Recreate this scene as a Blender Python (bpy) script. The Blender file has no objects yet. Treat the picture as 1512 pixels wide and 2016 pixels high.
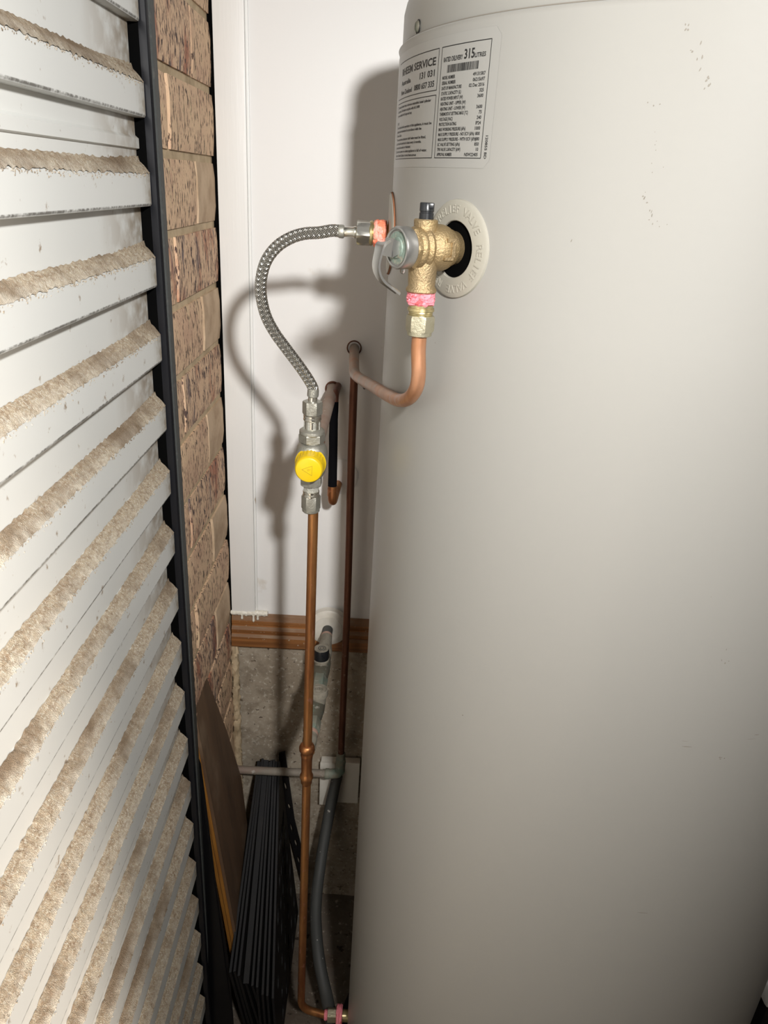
import bpy, bmesh, math, random
from mathutils import Vector, Matrix, noise
random.seed(7)
C = bpy.context.scene.collection
# ------------------------------------------------------------------ camera
H = 1.5                                             # eye height over the floor
F = 1458.0                                          # focal length in pixels of a 1512 x 2016 picture
RT = Matrix(((0.99847049, 0.0100959, 0.0543576), (-0.05379307, 0.40442948, 0.91298582), (-0.0127664, -0.91451346, 0.40435399)))
cam = bpy.data.objects.new('camera', bpy.data.cameras.new('camera')); C.objects.link(cam)
cam.matrix_world = Matrix.Translation((0, 0, H)) @ RT.transposed().to_4x4()
cam.data.sensor_fit = 'VERTICAL'; cam.data.sensor_height = 24; cam.data.lens = 24*F/2016; cam.data.clip_start = .01
bpy.context.scene.camera = cam
def ray(px, py): return RT.transposed() @ Vector(((px-756)/F, -(py-1008)/F, -1))
def atY(px, py, y): d = ray(px, py); return d*(y/d.y) + Vector((0, 0, H))
def atZ(px, py, z): d = ray(px, py); return d*((z-H)/d.z) + Vector((0, 0, H))
def zY(px, py, y): return atY(px, py, y).z
# ------------------------------------------------------------------ light
w = bpy.data.worlds.new('world'); bpy.context.scene.world = w; w.use_nodes = True
w.node_tree.nodes['Background'].inputs[0].default_value = (1, .90, .82, 1)
w.node_tree.nodes['Background'].inputs[1].default_value = .045
def area(name, loc, target, size, power, col, spread=180):
    l = bpy.data.lights.new(name, 'AREA'); l.shape = 'DISK'; l.size = size; l.energy = power; l.color = col; l.spread = math.radians(spread)
    o = bpy.data.objects.new(name, l); C.objects.link(o); o.location = loc
    o.rotation_euler = (Vector(target)-Vector(loc)).to_track_quat('-Z', 'Y').to_euler(); return o
area('torch', (.185, -.20, 1.745), (-.42, 1.2, 1.20), .065, 7.4, (1, .985, .965), 114)      # the torch held above the camera
area('garage_lamp', (.90, -2.45, 1.05), (-.27, .38, .62), .14, 14, (1, .87, .74), 44)     # lamp in the garage behind
vs = bpy.context.scene.view_settings
vs.view_transform = 'Standard'; vs.look = 'None'; vs.gamma = 1; vs.exposure = 0.14; vs.use_curve_mapping = False
# ------------------------------------------------------------------ materials
def mat(name, col, rough=.5, metal=0., bump=0, bscale=100, spec=.5, var=None, stretch=(1, 1, 1), coat=0, rvar=0):
    """var = list of (scale, lo, hi, colour, stretch, detail) noise layers mixed over the base colour"""
    m = bpy.data.materials.new(name); m.use_nodes = True; nt = m.node_tree; N = nt.nodes; L = nt.links
    b = N['Principled BSDF']; b.inputs['Roughness'].default_value = rough; b.inputs['Metallic'].default_value = metal
    b.inputs['Specular IOR Level'].default_value = spec; b.inputs['Coat Weight'].default_value = coat
    b.inputs['Base Color'].default_value = (*col, 1)
    tc = N.new('ShaderNodeTexCoord'); oi = N.new('ShaderNodeObjectInfo')
    ad = N.new('ShaderNodeVectorMath'); ad.operation = 'MULTIPLY_ADD'
    cb = N.new('ShaderNodeCombineXYZ')
    for i in range(3): L.new(oi.outputs['Random'], cb.inputs[i])
    L.new(cb.outputs[0], ad.inputs[0]); ad.inputs[1].default_value = (17, 23, 31); L.new(tc.outputs['Object'], ad.inputs[2])
    def nz(scale, st, det=4, rg=.6):
        mp = N.new('ShaderNodeMapping'); mp.inputs['Scale'].default_value = st; L.new(ad.outputs[0], mp.inputs[0])
        n = N.new('ShaderNodeTexNoise'); n.inputs['Scale'].default_value = scale; n.inputs['Detail'].default_value = det
        n.inputs['Roughness'].default_value = rg; L.new(mp.outputs[0], n.inputs['Vector']); return n
    prev = None
    for (sc, lo, hi, c2, st, det) in (var or []):
        n = nz(sc, st, det); r = N.new('ShaderNodeMapRange'); r.inputs[1].default_value = lo; r.inputs[2].default_value = hi
        L.new(n.outputs[0], r.inputs[0]); mx = N.new('ShaderNodeMix'); mx.data_type = 'RGBA'
        mx.inputs[7].default_value = (*c2, 1); mx.inputs[6].default_value = (*col, 1)
        if prev: L.new(prev, mx.inputs[6])
        L.new(r.outputs[0], mx.inputs[0]); prev = mx.outputs[2]
    if prev: L.new(prev, b.inputs['Base Color'])
    if bump:
        n = nz(bscale, stretch, 5); bp = N.new('ShaderNodeBump'); bp.inputs['Strength'].default_value = bump; bp.inputs['Distance'].default_value = .002
        L.new(n.outputs[0], bp.inputs['Height']); L.new(bp.outputs[0], b.inputs['Normal'])
    if rvar:
        n = nz(40, (1, 1, 1)); r = N.new('ShaderNodeMapRange'); r.inputs[3].default_value = rough-rvar; r.inputs[4].default_value = rough+rvar
        L.new(n.outputs[0], r.inputs[0]); L.new(r.outputs[0], b.inputs['Roughness'])
    return m
U = (1, 1, 1)
M = {}
M['heater'] = mat('heater_paint', (.315, .307, .285), .38, bump=.035, bscale=120, spec=.5)
M['heater_cap'] = mat('heater_cap_paint', (.30, .292, .268), .36, bump=.03, bscale=90)
M['sticker'] = mat('sticker_film', (.305, .298, .277), .34)
M['ink'] = mat('black_ink', (.012, .012, .012), .5)
M['ring'] = mat('moulded_plastic', (.33, .312, .262), .45, bump=.08, bscale=300)
M['white_wall'] = mat('white_wall_paint', (.80, .79, .77), .42, bump=.05, bscale=45, var=[(9, .66, .72, (.70, .66, .60), U, 6)])
M['white_trim'] = mat('white_trim_paint', (.80, .79, .76), .4, bump=.16, bscale=60, stretch=(3, 3, .15), var=[(30, .72, .76, (.5, .42, .34), (1, 1, .4), 5)])
M['paint'] = mat('dried_white_paint', (.78, .74, .64), .4)
M['timber'] = mat('stained_timber', (.36, .15, .045), .42, bump=.2, bscale=30, stretch=(.3, 4, 6), var=[(22, .35, .75, (.12, .045, .015), (.15, 3, 5), 5), (120, .66, .72, (.42, .34, .25), U, 3)])
M['timber_dust'] = mat('dusty_stained_timber', (.21, .105, .045), .6, bump=.3, bscale=60, stretch=(.4, 4, 4), var=[(60, .48, .75, (.26, .17, .10), (.4, 2, 2), 5)])
M['concrete'] = mat('rough_concrete', (.42, .36, .28), .9, bump=1.0, bscale=45, var=[(7, .38, .66, (.27, .22, .16), U, 7), (30, .50, .64, (.25, .205, .15), U, 6), (130, .56, .68, (.50, .45, .37), U, 4), (38, .64, .70, (.12, .085, .055), (1, 1, 1.6), 5), (110, .66, .70, (.10, .075, .055), U, 3)])
M['floor'] = mat('dirty_concrete_floor', (.17, .14, .11), .95, bump=1, bscale=70, var=[(9, .42, .6, (.12, .09, .065), U, 7), (90, .6, .7, (.38, .33, .27), U, 4), (50, .62, .68, (.04, .025, .015), U, 4)])
M['mortar'] = mat('tan_mortar', (.56, .435, .28), .9, bump=.5, bscale=160, var=[(30, .4, .7, (.36, .27, .16), U, 5)])
PIT = (6, 6, 1.5)
M['brick'] = mat('flecked_tan_brick', (.70, .49, .315), .85, bump=1, bscale=70, stretch=PIT, var=[(14, .42, .66, (.56, .36, .24), U, 5), (40, .56, .66, (.66, .48, .30), (2, 2, .5), 4), (70, .555, .60, (.10, .06, .04), (3.2, 3.2, 1), 3)])
M['brick_dark'] = mat('scorched_tan_brick', (.67, .46, .30), .85, bump=1, bscale=70, stretch=PIT, var=[(14, .50, .62, (.40, .17, .10), (1.5, 1.5, .7), 5), (16, .56, .66, (.12, .09, .10), (2.6, 2.6, .6), 6), (70, .53, .58, (.085, .05, .042), (3.2, 3.2, 1), 3)])
M['brick_plain'] = mat('plain_tan_brick', (.57, .42, .28), .85, bump=.35, bscale=120, var=[(20, .4, .7, (.37, .25, .15), U, 4)])
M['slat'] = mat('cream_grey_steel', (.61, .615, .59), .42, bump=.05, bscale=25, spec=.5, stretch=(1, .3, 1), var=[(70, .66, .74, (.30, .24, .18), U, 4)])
M['dust'] = mat('caked_dust', (.42, .345, .25), 1, bump=.7, bscale=900, spec=.05, var=[(260, .44, .66, (.27, .195, .13), (1, .5, 1), 4), (420, .50, .66, (.55, .50, .41), U, 3), (14, .46, .64, (.21, .155, .105), (1, .6, 1), 4)])
M['guide'] = mat('dark_guide_plastic', (.009, .0095, .012), .32, spec=.35, bump=.05, bscale=80, rvar=.08)
M['guide_grey'] = mat('grey_guide_strip', (.058, .062, .060), .6, spec=.25, bump=.3, bscale=260, var=[(90, .6, .75, (.11, .105, .095), U, 4)])
M['shadow_gap'] = mat('painted_gap_shade', (.003, .003, .003), 1, spec=0)  # plain black that paints the shade inside gaps and the valve hole
M['copper'] = mat('tarnished_copper', (.50, .235, .085), .42, .85, bump=.12, bscale=80, stretch=(2, 2, .3), var=[(28, .40, .62, (.32, .125, .05), (2, 2, .35), 5), (70, .62, .70, (.56, .25, .15), (1.5, 1.5, .6), 4), (55, .70, .73, (.45, .52, .46), U, 3)])
M['copper_bright'] = mat('drain_copper', (.56, .275, .15), .34, .85, bump=.06, bscale=70, rvar=.08, var=[(22, .42, .62, (.45, .19, .08), (2, 2, .5), 5), (30, .58, .66, (.50, .33, .30), U, 4)])
M['copper_dull'] = mat('dull_brown_copper', (.20, .085, .05), .5, .55, bump=.1, bscale=60, var=[(14, .42, .62, (.115, .045, .03), (1, 1, .4), 5), (60, .66, .72, (.30, .19, .13), U, 4)])
M['copper_dusty'] = mat('dusty_copper', (.36, .29, .235), .75, .05, bump=.2, bscale=120, var=[(9, .45, .70, (.28, .175, .13), U, 3), (110, .66, .72, (.55, .50, .43), U, 4)])
M['verdigris'] = mat('verdigris_fitting', (.24, .24, .19), .65, .2, bump=.6, bscale=110, var=[(45, .45, .62, (.17, .235, .195), U, 4), (60, .58, .7, (.42, .41, .35), U, 4)])
M['pipe_grey'] = mat('grey_dusty_pipe', (.25, .22, .18), .7, .1, bump=.25, bscale=90, var=[(24, .45, .65, (.26, .18, .14), (.5, 1, 1), 5), (100, .64, .70, (.50, .48, .43), U, 4)])
M['brass'] = mat('cast_brass', (.38, .275, .14), .46, .75, bump=.5, bscale=520, var=[(26, .42, .66, (.32, .24, .14), U, 4)])
M['brass_plate'] = mat('machined_brass', (.50, .42, .22), .32, .85, bump=.06, bscale=200, var=[(60, .5, .7, (.32, .26, .14), U, 4)])
M['nut_brass'] = mat('matt_brass_nut', (.43, .40, .29), .42, .75, bump=.3, bscale=420, var=[(50, .45, .7, (.33, .30, .20), U, 4)])
M['nickel'] = mat('dull_nickel', (.42, .41, .36), .42, .72, bump=.3, bscale=480, var=[(60, .45, .7, (.33, .32, .27), U, 4)])
M['nickel_cast'] = mat('cast_nickel', (.55, .54, .48), .5, .6, bump=1, bscale=700)
M['chrome'] = mat('bright_nickel', (.72, .70, .63), .2, .95)
M['steel'] = mat('stainless_braid', (.74, .72, .67), .24, 1.0)
M['hose_core'] = mat('black_hose_core', (.02, .02, .018), .7)
M['lever'] = mat('pressed_steel', (.40, .39, .37), .33, .85, bump=.06, bscale=160)
M['green_face'] = mat('corroded_green_face', (.19, .24, .20), .6, .3, bump=.4, bscale=300, var=[(160, .5, .65, (.36, .33, .26), U, 4)])
M['black'] = mat('black_plastic', (.012, .013, .015), .28, rvar=.06)
M['black_matt'] = mat('matt_black_plastic', (.0085, .008, .0085), .55, spec=.22, bump=.12, bscale=60, var=[(16, .45, .7, (.015, .013, .012), (1, 1, .5), 4)])
M['black_sheet'] = mat('black_sheet', (.006, .006, .007), .3, spec=.4)
M['foam'] = mat('black_foam', (.003, .003, .004), .9, spec=.1, bump=.1, bscale=200)
M['yellow'] = mat('yellow_plastic', (.72, .49, .008), .33, spec=.5, var=[(40, .62, .72, (.70, .48, .01), U, 3)])
M['yellow_line'] = mat('moulded_yellow_line', (.50, .34, .01), .5)
M['pink'] = mat('pink_thread_tape', (.86, .25, .30), .55, bump=.9, bscale=260, var=[(90, .60, .68, (.62, .09, .10), U, 3)])
M['orange_tape'] = mat('orange_pink_thread_tape', (.80, .22, .12), .6, bump=.9, bscale=260, var=[(80, .50, .60, (.86, .40, .32), U, 4), (70, .6, .66, (.52, .07, .05), U, 3)])
M['faded_pink'] = mat('faded_pink_tape', (.42, .27, .21), .8, bump=.4, bscale=200)
M['pvc'] = mat('white_pvc', (.72, .69, .62), .4, var=[(16, .5, .72, (.60, .56, .48), U, 4)])
M['ply'] = mat('brown_panel_face', (.145, .085, .048), .55, bump=.25, bscale=30, stretch=(1, 3, .3), var=[(14, .38, .66, (.09, .052, .03), (1, 2.5, .35), 5), (10, .55, .68, (.20, .135, .085), (1, 1, .6), 4)])
M['orange_edge'] = mat('orange_timber_edge', (.36, .155, .028), .5, bump=.15, bscale=40, stretch=(2, 2, .2), var=[(30, .45, .65, (.25, .10, .02), (2, 2, .2), 4)])
M['lag'] = mat('grey_rubber_lagging', (.055, .057, .054), .6, bump=.12, bscale=50, var=[(80, .70, .72, (.5, .48, .44), U, 3)])
M['knob_grey'] = mat('weathered_grey_cap', (.27, .245, .195), .75, bump=.5, bscale=200, var=[(60, .45, .65, (.19, .17, .13), U, 4)])
M['dark_body'] = mat('tarnished_valve_body', (.13, .12, .09), .65, .3, bump=.4, bscale=120, var=[(50, .5, .66, (.15, .18, .14), U, 4), (90, .62, .7, (.38, .36, .31), U, 4)])
M['rust'] = mat('rust', (.22, .085, .035), .85, bump=.6, bscale=300)
M['scuff'] = mat('dark_scuff', (.20, .18, .15), .7)
M['box_white'] = mat('white_tub_plastic', (.70, .70, .68), .45)
g = bpy.data.materials.new('water'); g.use_nodes = True; gb = g.node_tree.nodes['Principled BSDF']
gb.inputs['Transmission Weight'].default_value = 1; gb.inputs['Roughness'].default_value = .02; gb.inputs['IOR'].default_value = 1.33; M['water'] = g
def zone(m, terms, col, nscale=45):
    """grime, and painted lip shade, laid over part of a thing: terms = (axis, from, to) ramps in object coordinates"""
    nt = m.node_tree; N = nt.nodes; L = nt.links; b = N['Principled BSDF']; tc = N.new('ShaderNodeTexCoord'); sp = N.new('ShaderNodeSeparateXYZ'); L.new(tc.outputs['Object'], sp.inputs[0]); acc = None
    for ax_, a_, b_ in terms:
        r = N.new('ShaderNodeMapRange'); r.inputs[1].default_value = a_; r.inputs[2].default_value = b_; L.new(sp.outputs[ax_], r.inputs[0])
        if acc: mm = N.new('ShaderNodeMath'); mm.operation = 'MULTIPLY'; L.new(acc, mm.inputs[0]); L.new(r.outputs[0], mm.inputs[1]); acc = mm.outputs[0]
        else: acc = r.outputs[0]
    n = N.new('ShaderNodeTexNoise'); n.inputs['Scale'].default_value = nscale; n.inputs['Detail'].default_value = 8; L.new(tc.outputs['Object'], n.inputs['Vector'])
    r = N.new('ShaderNodeMapRange'); r.inputs[1].default_value = .35; r.inputs[2].default_value = .6; L.new(n.outputs[0], r.inputs[0])
    mm = N.new('ShaderNodeMath'); mm.operation = 'MULTIPLY'; L.new(acc, mm.inputs[0]); L.new(r.outputs[0], mm.inputs[1])
    mx = N.new('ShaderNodeMix'); mx.data_type = 'RGBA'; L.new(mm.outputs[0], mx.inputs[0]); L.new(b.inputs['Base Color'].links[0].from_socket, mx.inputs[6]); mx.inputs[7].default_value = (*col, 1); L.new(mx.outputs[2], b.inputs['Base Color'])
M['drain_copper'] = mat('drain_copper_dusty', (.52, .27, .155), .42, .6, bump=.08, bscale=70, var=[(22, .42, .62, (.42, .19, .09), (2, 2, .5), 5), (30, .58, .66, (.47, .31, .26), U, 4)])
zone(M['drain_copper'], ((1, .03, .30),), (.40, .33, .275), 30)
zone(M['drain_copper'], ((1, .30, .42),), (.37, .315, .265), 3)
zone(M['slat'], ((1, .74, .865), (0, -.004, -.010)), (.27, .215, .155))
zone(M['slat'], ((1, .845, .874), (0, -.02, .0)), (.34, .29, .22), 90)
zone(M['slat'], ((2, -.0820, -.0826), (0, -.0012, -.0004)), (.15, .145, .13), 160)  # shade under each lip, painted as a thin dark line
zone(M['dust'], ((0, -.0065, .0), (1, 1.0, .2)), (.68, .63, .54), 60)
# ------------------------------------------------------------------ helpers
def tag(o, label=None, cat=None, group=None, kind=None):
    for k, v in (('label', label), ('category', cat), ('group', group), ('kind', kind)):
        if v: o[k] = v
    return o
def thing(name, loc, label, cat, group=None):
    o = bpy.data.objects.new(name, None); o.empty_display_size = .05; C.objects.link(o); o.location = loc
    return tag(o, label, cat, group)
def wloc(o):
    v = Vector((0, 0, 0))
    while o: v += o.location; o = o.parent
    return v
def obj(name, bm, m, parent=None, smooth=40, loc=None, label=None, kind=None):
    """bm is in world coordinates; the object's origin goes to the parent's (or to loc)"""
    me = bpy.data.meshes.new(name)
    o = bpy.data.objects.new(name, me); C.objects.link(o)
    base = wloc(parent) if parent else Vector((0, 0, 0))
    if loc is not None: o.location = Vector(loc)-base; base = Vector(loc)
    bmesh.ops.recalc_face_normals(bm, faces=bm.faces)
    bmesh.ops.translate(bm, verts=bm.verts, vec=-base)
    bm.to_mesh(me); bm.free()
    if smooth:
        me.polygons.foreach_set('use_smooth', [True]*len(me.polygons)); me.set_sharp_from_angle(angle=math.radians(smooth))
    me.materials.append(M[m] if isinstance(m, str) else m)
    if parent: o.parent = parent
    return tag(o, label=label, kind=kind)
def B(): return bmesh.new()
def box(bm, x0, x1, y0, y1, z0, z1, bev=0):
    g = bmesh.ops.create_cube(bm, size=1)
    for v in g['verts']: v.co = Vector(((x0+x1)/2+v.co.x*(x1-x0), (y0+y1)/2+v.co.y*(y1-y0), (z0+z1)/2+v.co.z*(z1-z0)))
    if bev:
        es = list({e for v in g['verts'] for e in v.link_edges}); bmesh.ops.bevel(bm, geom=es, offset=bev, segments=2, affect='EDGES', profile=.6)
    return bm
def frame(ax):
    ax = Vector(ax).normalized(); u = ax.cross(Vector((0, 0, 1)))
    if u.length < .01: u = Vector((1, 0, 0))
    u.normalize(); return ax, u, ax.cross(u)
def lathe(bm, prof, o, ax=(0, 0, 1), n=28, rot=0):
    """prof: list of (distance along axis, radius)"""
    ax, u, v = frame(ax); o = Vector(o); rows = []
    for h, r in prof:
        if r < 1e-6: rows.append([bm.verts.new(o+ax*h)])
        else: rows.append([bm.verts.new(o+ax*h+(u*math.cos(2*math.pi*i/n+rot)+v*math.sin(2*math.pi*i/n+rot))*r) for i in range(n)])
    for a, b in zip(rows, rows[1:]):
        for i in range(n):
            j = (i+1) % n
            if len(a) == 1 and len(b) == 1: continue
            if len(a) == 1: bm.faces.new((a[0], b[j], b[i]))
            elif len(b) == 1: bm.faces.new((a[i], a[j], b[0]))
            else: bm.faces.new((a[i], a[j], b[j], b[i]))
    for row, fl in ((rows[0], 1), (rows[-1], 0)):
        if len(row) > 1: bm.faces.new(row[::-1] if fl else row)
    return bm
def hexnut(bm, o, ax, h0, h1, r, rot=math.pi/6, ch=.0012):
    """hexagon with its corners turned off; r is the corner radius"""
    n = 6; ax, u, v = frame(ax); o = Vector(o); s = math.cos(math.pi/6)
    def ring(h, rr, k):   # k=1: hexagon, 0: circle
        out = []
        for i in range(36):
            a = 2*math.pi*i/36; d = ((a+math.pi/6) % (math.pi/3))-math.pi/6
            hx = r*s/math.cos(d-0) if False else r*s/math.cos(((a) % (math.pi/3))-math.pi/6)
            R_ = min(hx, rr) if k else rr
            out.append(bm.verts.new(o+ax*h+(u*math.cos(a+rot)+v*math.sin(a+rot))*R_))
        return out
    rows = [ring(h0, r*s*.97, 0), ring(h0, r*.93, 1), ring(h0+ch, r, 1), ring(h1-ch, r, 1), ring(h1, r*.93, 1), ring(h1, r*s*.97, 0)]
    for a, b in zip(rows, rows[1:]):
        for i in range(36): bm.faces.new((a[i], a[(i+1) % 36], b[(i+1) % 36], b[i]))
    bm.faces.new(rows[0][::-1]); bm.faces.new(rows[-1]); return bm
def crm(pts, n=14):
    pts = [Vector(p) for p in pts]; P = [pts[0]*2-pts[1]]+pts+[pts[-1]*2-pts[-2]]; out = []
    for i in range(1, len(P)-2):
        for k in range(n):
            t = k/n; a, b, c, d = P[i-1], P[i], P[i+1], P[i+2]
            out.append(.5*((2*b)+(c-a)*t+(2*a-5*b+4*c-d)*t*t+(3*b-a-3*c+d)*t**3))
    return out+[pts[-1]]
def fillet(pts, rad, n=10):
    pts = [Vector(p) for p in pts]; out = [pts[0]]
    for i in range(1, len(pts)-1):
        a, b, c = pts[i-1], pts[i], pts[i+1]; d1 = (a-b); d2 = (c-b); r = min(rad, d1.length*.49, d2.length*.49) if rad else 0
        p, q = b+d1.normalized()*r, b+d2.normalized()*r
        for k in range(n+1): t = k/n; out.append(p*(1-t)**2+b*2*t*(1-t)+q*t*t)
    return out+[pts[-1]]
def frames(pts):
    T = []; n = len(pts)
    for i in range(n): T.append((pts[min(i+1, n-1)]-pts[max(i-1, 0)]).normalized())
    u = T[0].orthogonal().normalized(); out = []
    for i in range(n):
        u = (u-T[i]*u.dot(T[i])).normalized(); out.append((T[i], u, T[i].cross(u)))
    return out
def tube(bm, pts, r, seg=16, caps=True, wob=0, ws=60):
    pts = [Vector(p) for p in pts]; fr = frames(pts); rows = []
    for i, (p, (t, u, v)) in enumerate(zip(pts, fr)):
        rr = r[i] if isinstance(r, (list, tuple)) else r
        row = []
        for k in range(seg):
            a = 2*math.pi*k/seg; d = u*math.cos(a)+v*math.sin(a); q = p+d*rr
            if wob: q += d*noise.noise(q*ws)*wob
            row.append(bm.verts.new(q))
        rows.append(row)
    for a, b in zip(rows, rows[1:]):
        for k in range(seg): bm.faces.new((a[k], a[(k+1) % seg], b[(k+1) % seg], b[k]))
    if caps: bm.faces.new(rows[0][::-1]); bm.faces.new(rows[-1])
    return bm
def lumpy(bm, o, ax, h0, h1, r, amp=.0012, n=40, m=12, seed=0):
    ax, u, v = frame(ax); o = Vector(o); rows = []
    for j in range(m+1):
        row = []
        for i in range(n):
            a = 2*math.pi*i/n; q = Vector((math.cos(a)*2, math.sin(a)*2, j*.5+seed))
            e = math.sin(math.pi*j/m)**.35
            rr = r*(.86+.14*e)+noise.noise(q*1.6)*amp*1.4+noise.noise(q*4)*amp*.7
            h = h0+(h1-h0)*j/m+noise.noise(q*1.1+Vector((9, 0, 0)))*amp*.8
            row.append(bm.verts.new(o+ax*h+(u*math.cos(a)+v*math.sin(a))*rr))
        rows.append(row)
    for a, b in zip(rows, rows[1:]):
        for k in range(n): bm.faces.new((a[k], a[(k+1) % n], b[(k+1) % n], b[k]))
    bm.faces.new(rows[0][::-1]); bm.faces.new(rows[-1]); return bm
def slab(bm, poly, th):
    """poly: list of 3D points (nearly planar), thickened by th along its normal"""
    P = [Vector(p) for p in poly]; nrm = Vector((0, 0, 0))
    for i in range(len(P)): nrm += P[i].cross(P[(i+1) % len(P)])
    nrm.normalize(); a = [bm.verts.new(p) for p in P]; b = [bm.verts.new(p+nrm*th) for p in P]; n = len(P)
    bm.faces.new(a[::-1]); bm.faces.new(b)
    for i in range(n): bm.faces.new((a[i], a[(i+1) % n], b[(i+1) % n], b[i]))
    return bm
def text_mesh(s, size=1, align='LEFT', ext=0):
    cu = bpy.data.curves.new('t', 'FONT'); cu.body = s; cu.size = size; cu.align_x = align; cu.resolution_u = 2; cu.extrude = ext; cu.offset = .022*size if not ext else 0
    o = bpy.data.objects.new('t', cu); C.objects.link(o); bpy.context.view_layer.update()
    e = o.evaluated_get(bpy.context.evaluated_depsgraph_get()); me = e.to_mesh()
    vv = [v.co.copy() for v in me.vertices]; ff = [tuple(p.vertices) for p in me.polygons]; e.to_mesh_clear()
    bpy.data.objects.remove(o); bpy.data.curves.remove(cu); return vv, ff
def put(bm, vv, ff, fn):
    vs_ = [bm.verts.new(fn(v)) for v in vv]
    for f in ff:
        try: bm.faces.new([vs_[i] for i in f])
        except ValueError: pass
def sheet2d(outer, holes, th):
    cu = bpy.data.curves.new('s', 'CURVE'); cu.dimensions = '2D'; cu.fill_mode = 'BOTH'; cu.extrude = th/2
    for pl in [outer]+holes:
        sp = cu.splines.new('POLY'); sp.points.add(len(pl)-1); sp.use_cyclic_u = True
        for p, q in zip(sp.points, pl): p.co = (q[0], q[1], 0, 1)
    o = bpy.data.objects.new('s', cu); C.objects.link(o); bpy.context.view_layer.update()
    e = o.evaluated_get(bpy.context.evaluated_depsgraph_get()); me = e.to_mesh()
    vv = [v.co.copy() for v in me.vertices]; ff = [tuple(p.vertices) for p in me.polygons]; e.to_mesh_clear()
    bpy.data.objects.remove(o); bpy.data.curves.remove(cu); return vv, ff
YW, XW = 1.20, -.260                                # back wall plane and left wall plane
# ------------------------------------------------------------------ the setting
b = B(); bmesh.ops.create_grid(b, x_segments=120, y_segments=110, size=.5)
for v in b.verts:
    x, y = v.co.x*3.6+1.5, v.co.y*3.6-.55
    v.co = Vector((x, y, noise.noise(Vector((x, y, 0))*14)*.002-.002))
obj('floor', b, 'floor', kind='structure')
wb = obj('wall_back', box(B(), -.30, 3.2, YW, YW+.12, .745, 2.6), 'white_wall', kind='structure', smooth=0)
b = B(); NX, NZ = 150, 70
gr = [[b.verts.new((-.30+3.5*(i/NX)**1.6, YW+.004+noise.noise(Vector((3.5*(i/NX)**1.6, 0, j*.01))*9)*.004+noise.noise(Vector((3.5*(i/NX)**1.6, 0, j*.01))*45)*.0015, -.02+.72*j/NZ)) for j in range(NZ+1)] for i in range(NX+1)]
for i in range(NX):
    for j in range(NZ): b.faces.new((gr[i][j], gr[i+1][j], gr[i+1][j+1], gr[i][j+1]))
bk = [b.verts.new((x, YW+.12, z)) for x, z in ((-.30, -.02), (3.2, -.02), (3.2, .70), (-.30, .70))]; b.faces.new(bk)
obj('concrete_base', b, 'concrete', wb, label='rough bare concrete base of the back wall')
obj('lamp_blocker', box(B(), .165, 3.2, -.56, -.45, 0, 2.6), 'concrete', kind='structure', smooth=0)  # unseen wall, added to cut off the lamp's light partway along the door
# white cover strip in the corner
tr = obj('trim_1', box(B(), XW+.003, -.2135, YW-.009, YW+.001, .752, 2.55, .0012), 'white_trim', kind='structure')
obj('gap_shade', box(B(), XW-.012, XW+.0022, YW-.0078, YW+.0015, .752, 2.5), 'shadow_gap', tr, smooth=0)  # black strip painting the shade between brick and cover strip
tr2 = obj('bead', box(B(), -.2135, -.2095, YW-.0035, YW+.001, .748, 2.55, .0008), 'white_trim', tr)
b = B()
lumpy(b, (-.235, YW-.006, .7505), (1, 0, 0), -.024, .045, .0055, .0014, n=16, m=30)
obj('paint_bead', b, 'paint', tr)
for x, z0, l in ((-.238, .748, .010), (-.2165, .748, .015), (-.2085, .747, .009)):
    pts = [Vector((x, YW-.010, z0-l*k/6)) for k in range(7)]
    obj('paint_drip', tube(B(), pts, [.0024, .0022, .0021, .0022, .0026, .0024, .0008], 10), 'paint', tr)
# stained moulding under the white sheet
prof = [(YW+.004, .679), (YW-.014, .679), (YW-.016, .682), (YW-.016, .702), (YW-.013, .706), (YW-.011, .7075), (YW-.0125, .711), (YW-.0125, .716), (YW-.009, .722), (YW-.0065, .7235), (YW-.008, .727), (YW-.008, .734), (YW-.005, .741), (YW-.002, .7465), (YW+.004, .7465)]
b = B(); e0 = [b.verts.new((XW+.002, y, z)) for y, z in prof]; e1 = [b.verts.new((3.1, y, z)) for y, z in prof]
for i in range(len(prof)-1): b.faces.new((e0[i], e0[i+1], e1[i+1], e1[i]))
b.faces.new(e0); b.faces.new(e1[::-1])
bb = obj('baseboard_back', b, 'timber', kind='structure', smooth=25)
b = B()
for y0, z0, y1, z1 in ((YW-.0165, .7022, YW-.0128, .7066), (YW-.0128, .7162, YW-.0092, .7222), (YW-.0083, .7340, YW-.0020, .7470)):
    q = [b.verts.new(p) for p in ((XW+.003, y0-.0004, z0+.0004), (3.0, y0-.0004, z0+.0004), (3.0, y1-.0004, z1+.0006), (XW+.003, y1-.0004, z1+.0006))]; b.faces.new(q)
obj('dust_film', b, 'timber_dust', bb, smooth=0)
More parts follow.
